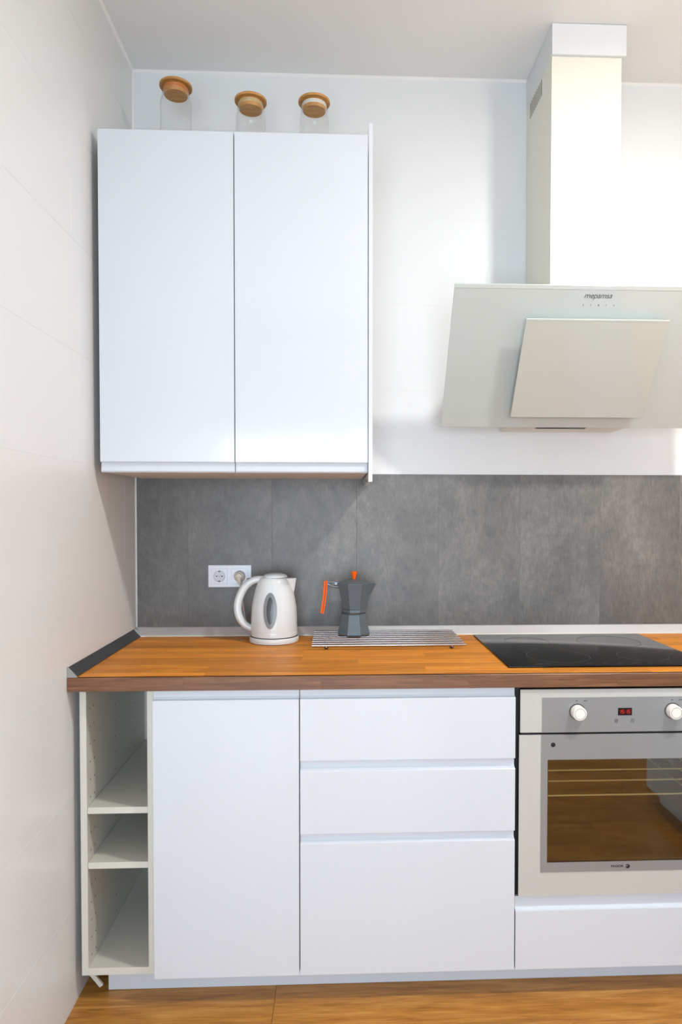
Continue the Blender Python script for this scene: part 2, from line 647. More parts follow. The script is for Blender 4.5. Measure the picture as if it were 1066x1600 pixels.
ceiling_lamp(1.97, -1.45, 'round flush ceiling light above the right-hand cabinets', 'lamp_bright')

# ------------------------------------------------------------------ backsplash
ZK = 0.9156        # worktop surface
backsplash = empty('backsplash', (1.4, 0, ZK), 'grey concrete-look panel backsplash between worktop and white wall', 'backsplash')
box('backing', 0.0045, XR - .001, -.0004, .0004, .86, 1.4980, 'joint', backsplash)
bx = [0.0045, 0.187, 0.488, 0.795, 1.095, 1.396, 1.697, 1.997, 2.30, 2.60, XR - .001]
for a, b in zip(bx[:-1], bx[1:]):
    box('panel', a + .0004, b - .0004, -.0014, -.0004, .86, 1.4978, 'concrete', backsplash, 0.0004)

# ------------------------------------------------------------------ worktop
CT_B = ZK - .038
CF = -.6347
worktop = empty('worktop', (1.4, -.3, CT_B), 'warm brown butcher-block worktop of glued wooden staves', 'worktop')
box('core', .001, XR - .001, CF + .010, -.0035, CT_B, ZK - .004, 'edge', worktop)
NR = 13
rw = (-.0035 - (CF + .0022)) / NR
for r in range(NR):
    y1 = -.0035 - r * rw
    y0 = y1 - rw
    x = .001 - random.uniform(0, .6)
    while x < XR - .001:
        l = random.uniform(.32, .80)
        a, b = max(x, .001), min(x + l, XR - .001)
        if b - a > .01:
            box('stave', a + .0001, b - .0001, y0 + .0001, y1 - .0001, ZK - .004, ZK, 'stave', worktop)
        x += l
ex = [.001, .31, .68, 1.085, 1.50, 1.93, 2.17]
for a, b in zip(ex[:-1], ex[1:]):
    prism('edge_board', [(CF, CT_B + .001), (CF, ZK - .0022), (CF + .0022, ZK), (CF + .0099, ZK), (CF + .0099, CT_B), (CF + .001, CT_B)],
          'x', a + .0001, b - .0001, 'edge', worktop)

# sealing strips: triangular aluminium profile
strip = empty('sealing_strip', (1.4, 0, ZK), 'silver aluminium sealing strip along the backsplash', 'sealing strip')
prism('profile', [(-.0024, ZK + .0005), (-.034, ZK + .0005), (-.034, ZK + .004), (-.006, ZK + .029), (-.0024, ZK + .029)], 'x', .040, XR - .64, 'alu', strip)
prism('lower_lip', [(-.034, ZK + .0003), (-.037, ZK + .0003), (-.034, ZK + .004)], 'x', .040, XR - .64, 'frame', strip)
strip2 = empty('sealing_strip', (0, -.3, ZK), 'dark anthracite sealing strip along the white side wall', 'sealing strip')
prism('profile', [(.0008, ZK + .0005), (.025, ZK + .0005), (.025, ZK + .003), (.003, ZK + .027), (.0008, ZK + .027)], 'y', -.630, -.036, 'dark_alu', strip2)
prism('end_cap', [(.0004, ZK + .0005), (.0265, ZK + .0005), (.0265, ZK + .003), (.003, ZK + .0285), (.0004, ZK + .0285)], 'y', -.6335, -.630, 'joint', strip2)
cap = empty('strip_corner_piece', (.02, -.02, ZK), 'small grey corner piece joining the two sealing strips', 'corner piece')
bm = bmesh.new()
v = [bm.verts.new(p) for p in [(.0045, -.0040, ZK + .030), (.040, -.0040, ZK + .030), (.040, -.034, ZK + .004), (.0255, -.036, ZK + .004), (.0045, -.036, ZK + .028),
                              (.0045, -.0040, ZK + .0004), (.040, -.0040, ZK + .0004), (.040, -.034, ZK + .0004), (.0255, -.036, ZK + .0004), (.0045, -.036, ZK + .0004)]]
bm.faces.new((v[0], v[1], v[2], v[3]))
bm.faces.new((v[0], v[3], v[4]))
bm.faces.new((v[5], v[9], v[8], v[7], v[6]))
for i in range(5):
    j = (i + 1) % 5
    bm.faces.new((v[i], v[5 + i], v[5 + j], v[j]))
from_bm('corner_body', bm, 'alu', cap)

# ------------------------------------------------------------------ base cabinets
ZB = 0.082          # underside of the fronts
YF = -.6264         # plane of the fronts
FT = 0.020          # front thickness


def handle_front(name, x0, x1, z0, z1, lip, parent, up_=True, yf=YF, mat='front', rec=.013):
    """front panel whose grip is a slanted recess along its top (or bottom) edge; z0..z1 is the full height"""
    t = .0012
    if up_:
        pts = [(yf, z0 + t), (yf, z1 - lip - t), (yf + t, z1 - lip), (yf + rec * .75, z1 - lip + .003), (yf + rec, z1 - lip + .008),
               (yf + rec, z1), (yf + FT, z1), (yf + FT, z0), (yf + t, z0)]
    else:
        pts = [(yf, z0 + lip + t), (yf, z1 - t), (yf + t, z1), (yf + FT, z1), (yf + FT, z0), (yf + rec * .9, z0),
               (yf + rec * .62, z0 + .004), (yf + rec * .8, z0 + lip - .002), (yf + t, z0 + lip)]
    return prism(name, pts, 'x', x0, x1, mat, parent)


def carcass(t, x0, x1, z0=.080, z1=CT_B - .001, yb=-.030, yf=-.604, th=.018, mat='frame', shelves=(), back=True):
    box('side_panel', x0, x0 + th, yf, yb, z0, z1, mat, t, .0006)
    box('side_panel', x1 - th, x1, yf, yb, z0, z1, mat, t, .0006)
    box('bottom_panel', x0 + th, x1 - th, yf, yb, z0, z0 + th, mat, t, .0006)
    box('back_panel', x0 + th, x1 - th, yb - .006, yb, z0 + th, z1, mat, t)
    for z in shelves:
        box('shelf', x0 + th, x1 - th, yf, yb - .006, z - .018, z, mat, t, .0006)


def legs(t, xs, ys=(-.48, -.12)):
    for x in xs:
        for yy in ys:
            lathe('leg', [(.024, 0), (.024, .006), (.014, .012), (.014, .066), (.026, .074), (.026, .080), (0, .080)], (x, yy, .0002), 'dark', t, 16)


# open shelf unit
X0 = 0.020
osu = empty('open_shelf_unit', (.12, -.31, 0), 'narrow white open shelf unit with two shelves beside the wall', 'shelf unit')
xa, xb = X0, .2205
yf = -.600
box('side_panel', xa, xa + .018, yf, -.03, .080, CT_B - .001, 'frame', osu, .0006)
box('side_panel', xb - .018, xb, yf, -.03, .080, CT_B - .001, 'frame', osu, .0006)
box('bottom_panel', xa + .018, xb - .018, yf, -.03, .080, .100, 'frame', osu, .0006)
box('back_panel', xa + .018, xb - .018, -.036, -.03, .100, CT_B - .001, 'frame', osu)
box('shelf', xa + .0186, xb - .0186, yf + .002, -.037, .530, .548, 'frame', osu, .0006)
box('shelf', xa + .0186, xb - .0186, yf + .002, -.037, .377, .3945, 'frame', osu, .0006)
bm = bmesh.new()
for yy in (-.572, -.542, -.36, -.16):
    for k in range(15):
        z = .815 - .0495 * k
        if min(abs(z - .539), abs(z - .386)) < .014 or z < .115:
            continue
        for sx, xin in ((1, xa + .018), (-1, xb - .018)):
            c = (xin + sx * .0003, yy, z)
            vs = [bm.verts.new((c[0], c[1] + .0028 * math.cos(q * PI / 4), c[2] + .0028 * math.sin(q * PI / 4))) for q in range(8)]
            bm.faces.new(vs if sx > 0 else vs[::-1])
me = bpy.data.meshes.new('peg_holes')
bm.to_mesh(me)
bm.free()
ph = link_mesh('peg_holes', me, 'seam', osu)
ph['kind'] = 'stuff'
legs(osu, (.060, .185), (-.45, -.10))
# loose plinth clip hanging under the unit
bm = bmesh.new()
bm_box(bm, -.006, .006, -.004, .004, -.036, .034, .001)
bmesh.ops.transform(bm, matrix=Matrix.Translation((.036, -.555, .048)) @ Matrix.Rotation(math.radians(-38), 4, 'Y'), verts=bm.verts)
from_bm('plinth_clip', bm, 'frame', osu)

# door cabinet
dc = empty('base_cabinet', (.42, -.31, 0), 'white base cabinet with one tall glossy door next to the open shelves', 'cabinet')
carcass(dc, .2212, .6205)
handle_front('door', .2250, .6200, ZB, CT_B - .0015, .028, dc)
legs(dc, (.27, .57))

# drawer cabinet
dr = empty('drawer_cabinet', (.92, -.31, 0), 'white base cabinet with three stacked handleless drawers', 'cabinet')
carcass(dr, .6212, 1.2195)
for z0, z1, lp in ((.6785, CT_B - .0015, .028), (.4755, .6765, .0262), (ZB, .4735, .0235)):
    d = handle_front('drawer', .6232, 1.2180, z0, z1, lp, dr)
    box('drawer_box', .645, 1.196, -.604, -.12, z0 + .02, z1 - .045, 'frame', d)
legs(dr, (.67, 1.17))

# oven cabinet with low drawer
oc = empty('oven_cabinet', (1.52, -.31, 0), 'white oven housing with one shallow drawer below the oven', 'cabinet')
xo0, xo1 = 1.2205, 1.8200
box('side_panel', xo0, xo0 + .016, -.604, -.03, .080, CT_B - .001, 'dark', oc)  # near-black colour stands in for shade in the gap left of the oven
box('side_panel', xo1 - .016, xo1, -.604, -.03, .080, CT_B - .001, 'frame', oc)
box('bottom_panel', xo0 + .016, xo1 - .016, -.604, -.03, .080, .098, 'frame', oc)
box('shelf', xo0 + .016, xo1 - .016, -.604, -.03, .258, .276, 'frame', oc)
prism('drawer', [(YF, ZB + .001), (YF, .248), (YF + .006, .2495), (YF + .010, .256), (YF + .012, .2845), (YF + FT, .2845), (YF + FT, ZB), (YF + .001, ZB)], 'x', xo0 + .001, xo1 - .001, 'front', oc)
legs(oc, (1.27, 1.77))

plinth = box('plinth', .074, XR - .64, -.546, -.530, .0006, .0790, 'front', None, .0006)
tag(plinth, 'long white plinth board under the base cabinets', 'plinth')

# corner cabinet and the run along the right side (seen only as a reflection)
cc = empty('corner_cabinet', (2.0, -.31, 0), 'white corner cabinet right of the oven', 'cabinet')
carcass(cc, 1.8205, 2.795)
handle_front('door', 1.8225, 2.165, ZB, CT_B - .0015, .028, cc)
legs(cc, (1.87, 2.74))
for k, (ya, yb) in enumerate(((-1.262, -.652), (-1.872, -1.264))):
    sc_ = empty('side_cabinet', (2.5, (ya + yb) / 2, 0), ['white side cabinet beside the corner, right of the oven', 'white side cabinet nearest the window, far end of the side run'][k], 'cabinet')
    box('body', 2.192, XR - .005, ya, yb, .080, CT_B - .001, 'frame', sc_)
    box('door', 2.170, 2.190, ya + .002, yb - .002, ZB, CT_B - .030, 'front', sc_, .0008)
    for lx in (2.28, 2.70):
        for ly in (ya + .05, yb - .05):
            lathe('leg', [(.024, 0), (.024, .006), (.014, .012), (.014, .066), (.026, .074), (.026, .080), (0, .080)], (lx, ly, .0002), 'dark', sc_, 12)
sp = box('plinth', 2.235, 2.250, -1.870, -.65, .0006, .079, 'front')
tag(sp, 'white plinth board under the side cabinets', 'plinth')
sw = box('worktop', 2.160, XR - .001, -1.875, CF - .0008, CT_B, ZK, 'stave', None, .002)
tag(sw, 'short brown worktop on the side cabinets', 'worktop')

# ------------------------------------------------------------------ oven
OX0, OX1 = 1.2290, 1.8130
ov = empty('built_in_oven', (1.52, -.33, .28), 'built-in white and silver oven with dark glass window and two knobs', 'oven')
YO = YF - .0005
# cavity: five walls
bm = bmesh.new()
bm_box(bm, 1.245, 1.80, -.10, -.09, .300, .740)
bm_box(bm, 1.245, 1.300, -.600, -.10, .300, .740)
bm_box(bm, 1.745, 1.80, -.600, -.10, .300, .740)
bm_box(bm, 1.300, 1.745, -.600, -.10, .300, .350)
bm_box(bm, 1.300, 1.745, -.600, -.10, .700, .740)
bm_box(bm, 1.245, 1.80, -.600, -.10, .742, .866)
from_bm('cavity', bm, 'oven_in', ov)
for zr, yr in ((.6300, -.592), (.5985, -.590), (.5560, -.588)):
    bm = bmesh.new()
    bm_tube(bm, [(1.303, yr, zr), (1.700, yr, zr), (1.720, yr, zr + .002), (1.728, yr, zr + .012), (1.729, yr, zr + .024)], .0022, 8)
    bm_tube(bm, [(1.303, -.12, zr), (1.742, -.12, zr)], .0022, 8)
    for xx in (1.303, 1.741):
        bm_tube(bm, [(xx, yr, zr), (xx, -.12, zr)], .0022, 6)
    from_bm('rack', bm, 'rack_wire', ov, True)
# control fascia
box('control_fascia', OX0 + .0025, OX1, YO, YO + .006, .7495, .8700, 'oven_white', ov, .0012)
box('fascia_shade_backing', OX0 + .006, OX1 - .004, YO + .0065, YO + .022, .7440, .8660, 'dark', ov)  # added dark backing, its colour imitates shade in the gaps around the fascia
fp = box('silver_panel', 1.2920, 1.7500, YO - .0009, YO - .0002, .7500, .8470, 'oven_silver', ov)
box('display', 1.5055, 1.5450, YO - .0016, YO - .0010, .7960, .8165, 'display', ov)
# red digits 15:15 from seven segments
segs = {'1': 'bc', '5': 'afgcd'}


def digit(bm, ch, x, z, w, h, t, yy):
    S = {'a': (x, x + w, z + h - t, z + h), 'g': (x, x + w, z + h / 2 - t / 2, z + h / 2 + t / 2), 'd': (x, x + w, z, z + t),
         'f': (x, x + t, z + h / 2, z + h), 'e': (x, x + t, z, z + h / 2), 'b': (x + w - t, x + w, z + h / 2, z + h), 'c': (x + w - t, x + w, z, z + h / 2)}
    for s in segs[ch]:
        a, b, c, d = S[s]
        bm_box(bm, a, b, yy - .0003, yy, c, d)


bm = bmesh.new()
for ch, x in (('1', 1.5090), ('5', 1.5165), ('1', 1.5265), ('5', 1.5340)):
    digit(bm, ch, x, .8010, .0058, .0105, .0013, YO - .0017)
bm_box(bm, 1.5252, 1.5264, YO - .0020, YO - .0017, .8035, .8046)
bm_box(bm, 1.5252, 1.5264, YO - .0020, YO - .0017, .8080, .8091)
from_bm('clock_digits', bm, 'led', ov)


def square_icon(x, z, s, which):
    bm = bmesh.new()
    t = .0006
    y1, y0 = YO - .0010, YO - .0013
    bm_box(bm, x - s, x + s, y0, y1, z + s - t, z + s)
    bm_box(bm, x - s, x + s, y0, y1, z - s, z - s + t)
    bm_box(bm, x - s, x - s + t, y0, y1, z - s + t, z + s - t)
    bm_box(bm, x + s - t, x + s, y0, y1, z - s + t, z + s - t)
    if which == 0:      # small clock with a hand
        bm_lathe(bm, [(.0030, 0), (.0030, .0003), (.0024, .0003), (.0024, 0)], (x, y1, z), 16, axis='y', close=True)
        bm_box(bm, x - .0002, x + .0004, y0, y1, z, z + .0022)
    else:               # L shaped hand
        bm_box(bm, x - .0014, x - .0006, y0, y1, z - .0006, z + .0032)
        bm_box(bm, x - .0006, x + .0022, y0, y1, z - .0014, z - .0006)
    from_bm('touch_button', bm, 'print', ov)


square_icon(1.5010, .7805, .0045, 0)
square_icon(1.5470, .7805, .0045, 1)
for xk, dots in ((1.3905, True), (1.6600, True)):
    k = lathe('knob', [(.0225, 0), (.0225, .0015), (.0198, .0020), (.0190, .0225), (.0178, .0240), (.0150, .0243), (.0146, .0236), (.0140, .0236), (.0138, .0243), (0, .0243)],
              (xk, YO - .0009, .8075), 'knob', ov, 40, axis='y')
    lathe('knob_collar', [(.0218, 0), (.0225, .0002), (.0225, .0022), (.0196, .0024)], (xk, YO - .0008, .8075), 'seam', k, 40, axis='y')
    lathe('knob_ring', [(.0150, .02435), (.0142, .02435), (.0142, .0240), (.0150, .0240)], (xk, YO - .0009, .8075), 'seam', k, 40, axis='y', close=True)
    bm = bmesh.new()
    for dx, w in ((-.0015, .0026), (.0205, .0024), (.0260, .0016)):
        bm_box(bm, xk + dx - w, xk + dx + w, YO - .0012, YO - .0010, .8365, .8383)
    from_bm('knob_symbols', bm, 'print', ov)
# door
DZ0, DZ1 = .2900, .7430
GX0, GX1, GZ0, GZ1 = 1.3085, 1.7325, .3845, .6735
door = empty('door', (0, 0, 0))
door.parent = ov
door.location = (0, 0, 0)
WL[door.name] = wloc(ov)
bm = bmesh.new()
eo = .004           # the white pane stops behind the silver surround
bm_box(bm, OX0, GX0 - eo, YO, YO + .006, DZ0, DZ1)
bm_box(bm, GX1 + eo, OX1, YO, YO + .006, DZ0, DZ1)
bm_box(bm, GX0 - eo, GX1 + eo, YO, YO + .006, DZ0, GZ0 - eo)
bm_box(bm, GX0 - eo, GX1 + eo, YO, YO + .006, GZ1 + eo, DZ1)
from_bm('door_frame', bm, 'oven_white', door)
bm = bmesh.new()
bm_box(bm, OX0 + .004, GX0 + .004, YO + .0065, YO + .022, DZ0 + .002, DZ1 - .002)
bm_box(bm, GX1 - .004, OX1 - .004, YO + .0065, YO + .022, DZ0 + .002, DZ1 - .002)
bm_box(bm, GX0 + .004, GX1 - .004, YO + .0065, YO + .022, DZ0 + .002, GZ0 + .004)
bm_box(bm, GX0 + .004, GX1 - .004, YO + .0065, YO + .022, GZ1 - .004, DZ1 - .002)
from_bm('inner_shade_frame', bm, 'dark', door)  # painted dark so the gaps and inner ledges of the door look shaded
bm = bmesh.new()
SX0, SX1, SZ0 = 1.2900, 1.7510, .3570
y1, y0 = YO - .0002, YO - .0012
bm_box(bm, SX0, GX0, y0, y1, SZ0, DZ1)
bm_box(bm, GX1, SX1, y0, y1, SZ0, DZ1)
bm_box(bm, GX0, GX1, y0, y1, SZ0, GZ0)
bm_box(bm, GX0, GX1, y0, y1, GZ1, DZ1)
from_bm('silver_surround', bm, 'oven_silver', door)
box('door_glass', GX0 - .003, GX1 + .003, YO + .0002, YO + .004, GZ0 - .003, GZ1 + .003, 'oven_glass', door)
for xh in (1.3235, 1.7175):
    lathe('handle_hole', [(0, .0003), (.0062, .0003), (.0066, 0)], (xh, YO - .0012, .7155), 'dark', door, 20, axis='y')
# maker's name and emblem under the window
RX = Matrix.Rotation(PI / 2, 4, 'X')
text_mesh('maker_name', 'FAGOR', .0086, Matrix.Translation((1.5075, YO - .0014, .3710)) @ RX @ Matrix.Scale(1.25, 4, (1, 0, 0)), 'print', door, bold=.0002)
lathe('maker_emblem', [(0, .0004), (.0062, .0004), (.0062, 0)], (1.5375, YO - .0012, .3705), 'print', door, 28, axis='y')
bm = bmesh.new()
bm_tube(bm, [(1.5318, YO - .0017, .3722), (1.5350, YO - .0017, .3726), (1.5375, YO - .0017, .3737), (1.5398, YO - .0017, .3752)], [.0008, .0007, .0006, .0003], 6, (1, .2))
bm_tube(bm, [(1.5315, YO - .0017, .3697), (1.5345, YO - .0017, .3703), (1.5362, YO - .0017, .3712)], [.0006, .0005, .0003], 6, (1, .2))
from_bm('emblem_swoosh', bm, 'oven_silver', door)

# ------------------------------------------------------------------ hob
hob = empty('induction_hob', (1.514, -.312, ZK), 'black glass induction hob set in the worktop', 'hob')
HX0, HX1, HY0, HY1 = 1.2140, 1.8140, -.5640, -.0600
box('glass_plate', HX0, HX1, HY0, HY1, ZK + .0004, ZK + .0052, 'hob', hob, .0016, 2)
zt = ZK + .0053
for cx_, cy_, r_ in ((1.40, -.43, .095), (1.37, -.19, .075), (1.65, -.20, .105), (1.66, -.44, .075)):
    lathe('cooking_zone_ring', [(r_, 0), (r_ - .0013, 0), (r_ - .0013, .0001), (r_, .0001)], (cx_, cy_, zt), 'hob_mark', hob, 56, close=True)
box('touch_scale', 1.295, 1.345, -.5405, -.5390, zt, zt + .0001, 'hob_mark', hob)
bm = bmesh.new()
for q in range(6):
    xx = 1.46 + .045 * q
    bm_lathe(bm, [(.006, 0), (.0052, 0), (.0052, .0001), (.006, .0001)], (xx, -.535, zt), 20, close=True)
from_bm('touch_controls', bm, 'hob_mark', hob)

# ------------------------------------------------------------------ wall cabinet
UY = -.424
UX0, UX1 = .0220, .8165
UZ0, UZ1 = 1.4790, 2.4855
wc = empty('wall_cabinet', (.42, -.21, UZ0), 'white two-door wall cabinet hanging above the kettle', 'cabinet')
bm = bmesh.new()
bm_box(bm, UX0 + .003, UX1 - .001, UY + .022, -.0025, UZ0 + .001, UZ1 - .001, .001)
from_bm('body', bm, 'under', wc)
XM = .4190
handle_front('door', UX0, XM - .0016, UZ0, UZ1, .0305, wc, False, UY)
handle_front('door', XM + .0016, UX1, UZ0, UZ1, .0305, wc, False, UY)
ep = box('end_panel', .8185, .8310, UY - .002, -.0028, 1.4520, 2.5180, 'front', wc, .0008)

# ------------------------------------------------------------------ cooker hood
hood = empty('cooker_hood', (1.527, 0, 1.65), 'white wall-mounted cooker hood with slanted glass panel and square chimney', 'cooker hood')
CXL, CXR, CYF = 1.4130, 1.6415, -.2850
box('chimney', CXL, CXR, CYF, -.001, 1.93, 2.8240, 'cream', hood, .0012)
box('chimney_cover', CXL - .002, CXR + .0115, CYF - .010, -.001, 2.8240, ZC - .001, 'hood_cover', hood, .0012)
for q in range(9):
    yy = -.045 - q * .0165
    box('vent_slot', CXL - .0004, CXL + .002, yy - .0028, yy + .0028, 2.762, 2.816, 'dark', hood)
# body behind the glass
prism('body', [(-.001, 1.655), (-.150, 1.655), (-.400, 2.020), (-.400, 2.030), (-.001, 2.030)], 'x', 1.318, 1.733, 'cream', hood)
box('grease_filter_slot', 1.418, 1.592, -.132, -.108, 1.6535, 1.6545, 'dark', hood)
# slanted glass: bottom edge near the wall, top edge leaning out
gb, gt = Vector((0, -.169, 1.650)), Vector((0, -.437, 2.045))
gd = (gt - gb).normalized()
gn = Vector((0, gd.z, -gd.y))       # placeholder, fixed below
gn = Vector((0, -gd.z, gd.y)).normalized()
if gn.y > 0:
    gn = -gn


def slanted(name, x0, x1, s0, s1, d0, d1, mat, parent, bev=.0012):
    """plate lying along the hood glass: s along the slope from its lower edge, d outwards"""
    bm = bmesh.new()
    bm_box(bm, x0, x1, d0, d1, s0, s1, bev)
    m = Matrix(((1, 0, 0, 0), (0, gn.y, gd.y, gb.y), (0, gn.z, gd.z, gb.z), (0, 0, 0, 1)))
    bmesh.ops.transform(bm, matrix=m, verts=bm.verts)
    return from_bm(name, bm, mat, parent)


GL = (gt - gb).length
slanted('glass_panel', 1.077, 1.977, 0, GL, -.006, 0, 'hood_glass', hood)
slanted('glass_top_edge', 1.0772, 1.9768, GL - .012, GL - .0006, 0.0001, .0006, 'hood_glass_edge', hood, 0)
slanted('spacer', 1.345, 1.705, .075, .355, .0002, .0265, 'frame', hood, 0)
slanted('front_panel', 1.301, 1.747, .0545, .385, .027, .033, 'hood_panel', hood)
slanted('front_panel_edge', 1.3012, 1.7468, .380, .3845, .0331, .0335, 'hood_glass_edge', hood, 0)
# print on the glass
uv = Matrix(((1, 0, 0, 0), (0, gd.y, gn.y, 0), (0, gd.z, gn.z, 0), (0, 0, 0, 1)))


def on_glass(x, s, d=.0006):
    p = gb + gd * s + gn * d
    return Matrix.Translation((x, p.y, p.z)) @ uv


text_mesh('maker_name', 'mepamsa', .0240, on_glass(1.5195, .447), 'print', hood, shear=.22, spacing=.95, bold=-.00025)
for q in range(5):
    mt = on_glass(1.4785 + .0240 * q, .4185)
    bm = bmesh.new()
    s = .0020
    if q in (0, 4):
        bm_lathe(bm, [(s, 0), (s, .0002), (s * .5, .0002), (s * .5, 0)], (0, 0, 0), 14, close=True)
    elif q == 1:
        bm_box(bm, -s, s, -.0005, .0005, 0, .0002)
        bm_box(bm, -.0005, .0005, -s, s, 0, .0002)
    elif q == 2:
        bm_lathe(bm, [(s * 1.2, 0), (s * 1.2, .0002), (0, .0002)], (0, 0, 0), 14)
    else:
        bm_box(bm, -.0004, .0006, -s, s * 1.3, 0, .0002)
        bm_box(bm, -.0016, -.0004, -s, 0, 0, .0002)
    bmesh.ops.transform(bm, matrix=mt, verts=bm.verts)
    from_bm('touch_icon', bm, 'print_grey', hood)

# ------------------------------------------------------------------ jars on the wall cabinet


def jar(x, y, lid_z, r, label, seal='silicone'):
    zb = UZ1 - .0004
    h = lid_z - zb
    t = empty('glass_jar', (x, y, zb), label, 'jar', 'storage jars on the wall cabinet')
    w = .0022
    rn = .0425
    out = [(0, 0), (r - .008, 0), (r - .002, .003), (r, .010), (r, h - .052), (r - .002, h - .042), (r - .007, h - .031), (rn + .0015, h - .022), (rn, h - .016), (rn, h - .001)]
    inn = [(max(0, a - w), b) for a, b in out[::-1]]
    inn[-1] = (0, w)
    inn[-2] = (r - .008, w)
    lathe('glass_body', out + inn, (x, y, zb), 'glass', t, 48)
    lid = lathe('lid', [(0, .008), (.050, .008), (.0516, .0065), (.0518, .0015), (.0508, 0), (.0380, 0), (.0380, -.023), (.0365, -.025), (0, -.025)], (x, y, zb + h), 'bamboo', t, 48)
    lathe('seal_ring', [(.0382, -.003), (.0404, -.005), (.0386, -.008), (.0406, -.011), (.0386, -.014), (.0381, -.015), (.0379, -.003)], (x, y, zb + h), seal, lid, 40)


jar(.2035, -.22, 2.7305, .0500, 'tallest glass jar with a bamboo lid, above the left cabinet door', 'seal_orange')
jar(.4440, -.22, 2.6900, .0475, 'glass jar with a bamboo lid above the gap between the cabinet doors', 'seal_tan')
jar(.6500, -.22, 2.6915, .0475, 'glass jar with a bamboo lid nearest the end panel')

# ------------------------------------------------------------------ double socket and plug
YS = -.0024
so = empty('double_socket', (.337, YS, 1.089), 'white double wall socket behind the kettle', 'wall socket')
bm = bmesh.new()
x0_, x1_, z0_, z1_ = .260, .4145, 1.0890, 1.1690
bm_box(bm, x0_, x1_, YS - .009, YS, z0_, z1_, .0016)
from_bm('cover_frame', bm, 'socket', so)
zc = (z0_ + z1_) / 2
for xc in (.3005, .3735):
    ins = box('insert', xc - .0285, xc + .0285, YS - .0115, YS - .0091, zc - .0285, zc + .0285, 'socket', so, .0008)
    lathe('well', [(.0215, .0002), (.0215, .0018), (.0198, .0020), (.0190, .0004), (0, .0004)], (xc, YS - .0114, zc), 'socket_in', ins, 36, axis='y')
    lathe('well_edge', [(.0198, .0), (.0198, .0008), (.0190, .0008), (.0190, 0)], (xc, YS - .0119, zc), 'joint', ins, 36, axis='y', close=True)
    bm = bmesh.new()
    for dx in (-.0095, .0095):
        bm_lathe(bm, [(0, .0002), (.0026, .0002), (.0026, 0)], (xc + dx, YS - .0119, zc), 12, axis='y')
    bm_lathe(bm, [(0, .0002), (.0013, .0002), (.0013, 0)], (xc, YS - .0119, zc), 10, axis='y')
    from_bm('pin_hole', bm, 'seam', ins)
    bm = bmesh.new()
    for dz in (-.0175, .0175):
        bm_box(bm, xc - .0026, xc + .0026, YS - .0135, YS - .0119, zc + dz - .0018, zc + dz + .0018)
    from_bm('earth_clip', bm, 'dark', ins)

pl = empty('power_plug', (.3735, YS - .02, zc), 'beige power plug with grey-white cord in the right-hand socket', 'plug')
lathe('plug_body', [(.0183, 0), (.0183, .010), (.0170, .0135), (.0125, .0165), (.0105, .024), (0, .0255)], (.3735, YS - .0136, zc), 'plug', pl, 32, axis='y')
tube('cord_grip', [(.3735, YS - .034, zc), (.3745, YS - .035, zc - .012), (.377, YS - .035, zc - .026)], [.0095, .0085, .0055], 'plug', pl, 12)
cordp = spline([(.377, YS - .035, zc - .024), (.382, YS - .034, zc - .06), (.392, YS - .036, 1.00), (.405, -.046, .945), (.425, -.044, .9215), (.455, -.048, .9190)], 6)
tube('cord', cordp, .0031, 'plug', pl, 8)

# ------------------------------------------------------------------ kettle
KX, KY = .5075, -.1300
ZKB = ZK + .0213
ket = empty('kettle', (KX, KY, ZK), 'white plastic electric kettle with curved handle and grey oval water gauge', 'kettle')
kb = lathe('power_base', [(0, .0004), (.0800, .0004), (.0835, .002), (.0845, .008), (.0838, .0165), (.0815, .0195), (0, .0195)], (KX, KY, ZK), 'kettle', ket, 56)
lathe('seam_line', [(.0800, .0196), (.0800, .0212), (.0775, .0212), (.0775, .0196)], (KX, KY, ZK), 'seam', kb, 56, close=True)
KPROF = [(0, 0), (.0775, 0), (.0795, .002), (.0796, .015), (.0793, .0172), (.0786, .0175), (.0790, .0180), (.0790, .045), (.0782, .075), (.0762, .100), (.0728, .122), (.0680, .144), (.0622, .164), (.0560, .182), (.0515, .193), (.0470, .1985), (.0400, .2005), (0, .2005)]


def kr(z):
    h = z - ZKB
    for (r0, h0), (r1, h1) in zip(KPROF[1:-1], KPROF[2:]):
        if h0 <= h <= h1 and h1 > h0:
            return r0 + (r1 - r0) * (h - h0) / (h1 - h0)
    return .05


lathe('jug', KPROF, (KX, KY, ZKB), 'kettle', ket, 64)
lathe('lid', [(.0420, .0), (.0425, .003), (.0405, .0075), (.0350, .0120), (.0250, .0150), (.0120, .0160), (0, .0162)], (KX + .004, KY, ZKB + .1975), 'kettle', ket, 48)
lathe('lid_seam', [(.0430, 0), (.0438, .0006), (.0424, .0012)], (KX + .004, KY, ZKB + .1990), 'seam', ket, 48)
# pouring spout: wedge growing out of the jug to the right
bm = bmesh.new()
zt_ = ZKB + .1965
sections = [  # (height, reach from axis, half width)
    (zt_ - .062, .0655, .004), (zt_ - .045, .0690, .011), (zt_ - .025, .0725, .017), (zt_ - .008, .0752, .021), (zt_, .0765, .023)]
rings = []
for z, reach, hw in sections:
    rb = kr(z) - .006
    ring = []
    for t in range(9):
        u = -1 + 2 * t / 8
        prof = (1 - abs(u) ** 1.6)
        ring.append(bm.verts.new((KX + rb * math.cos(abs(u) * .45) + (reach - rb) * prof, KY + hw * u * 1.1, z)))
    rings.append(ring)
for A, B in zip(rings[:-1], rings[1:]):
    for t in range(8):
        bm.faces.new((A[t], A[t + 1], B[t + 1], B[t]))
bm.faces.new(rings[-1])
bm.faces.new(rings[0][::-1])
for A, B in zip(rings[:-1], rings[1:]):
    bm.faces.new((A[0], B[0], B[8], A[8]))
from_bm('spout', bm, 'kettle', ket, True)
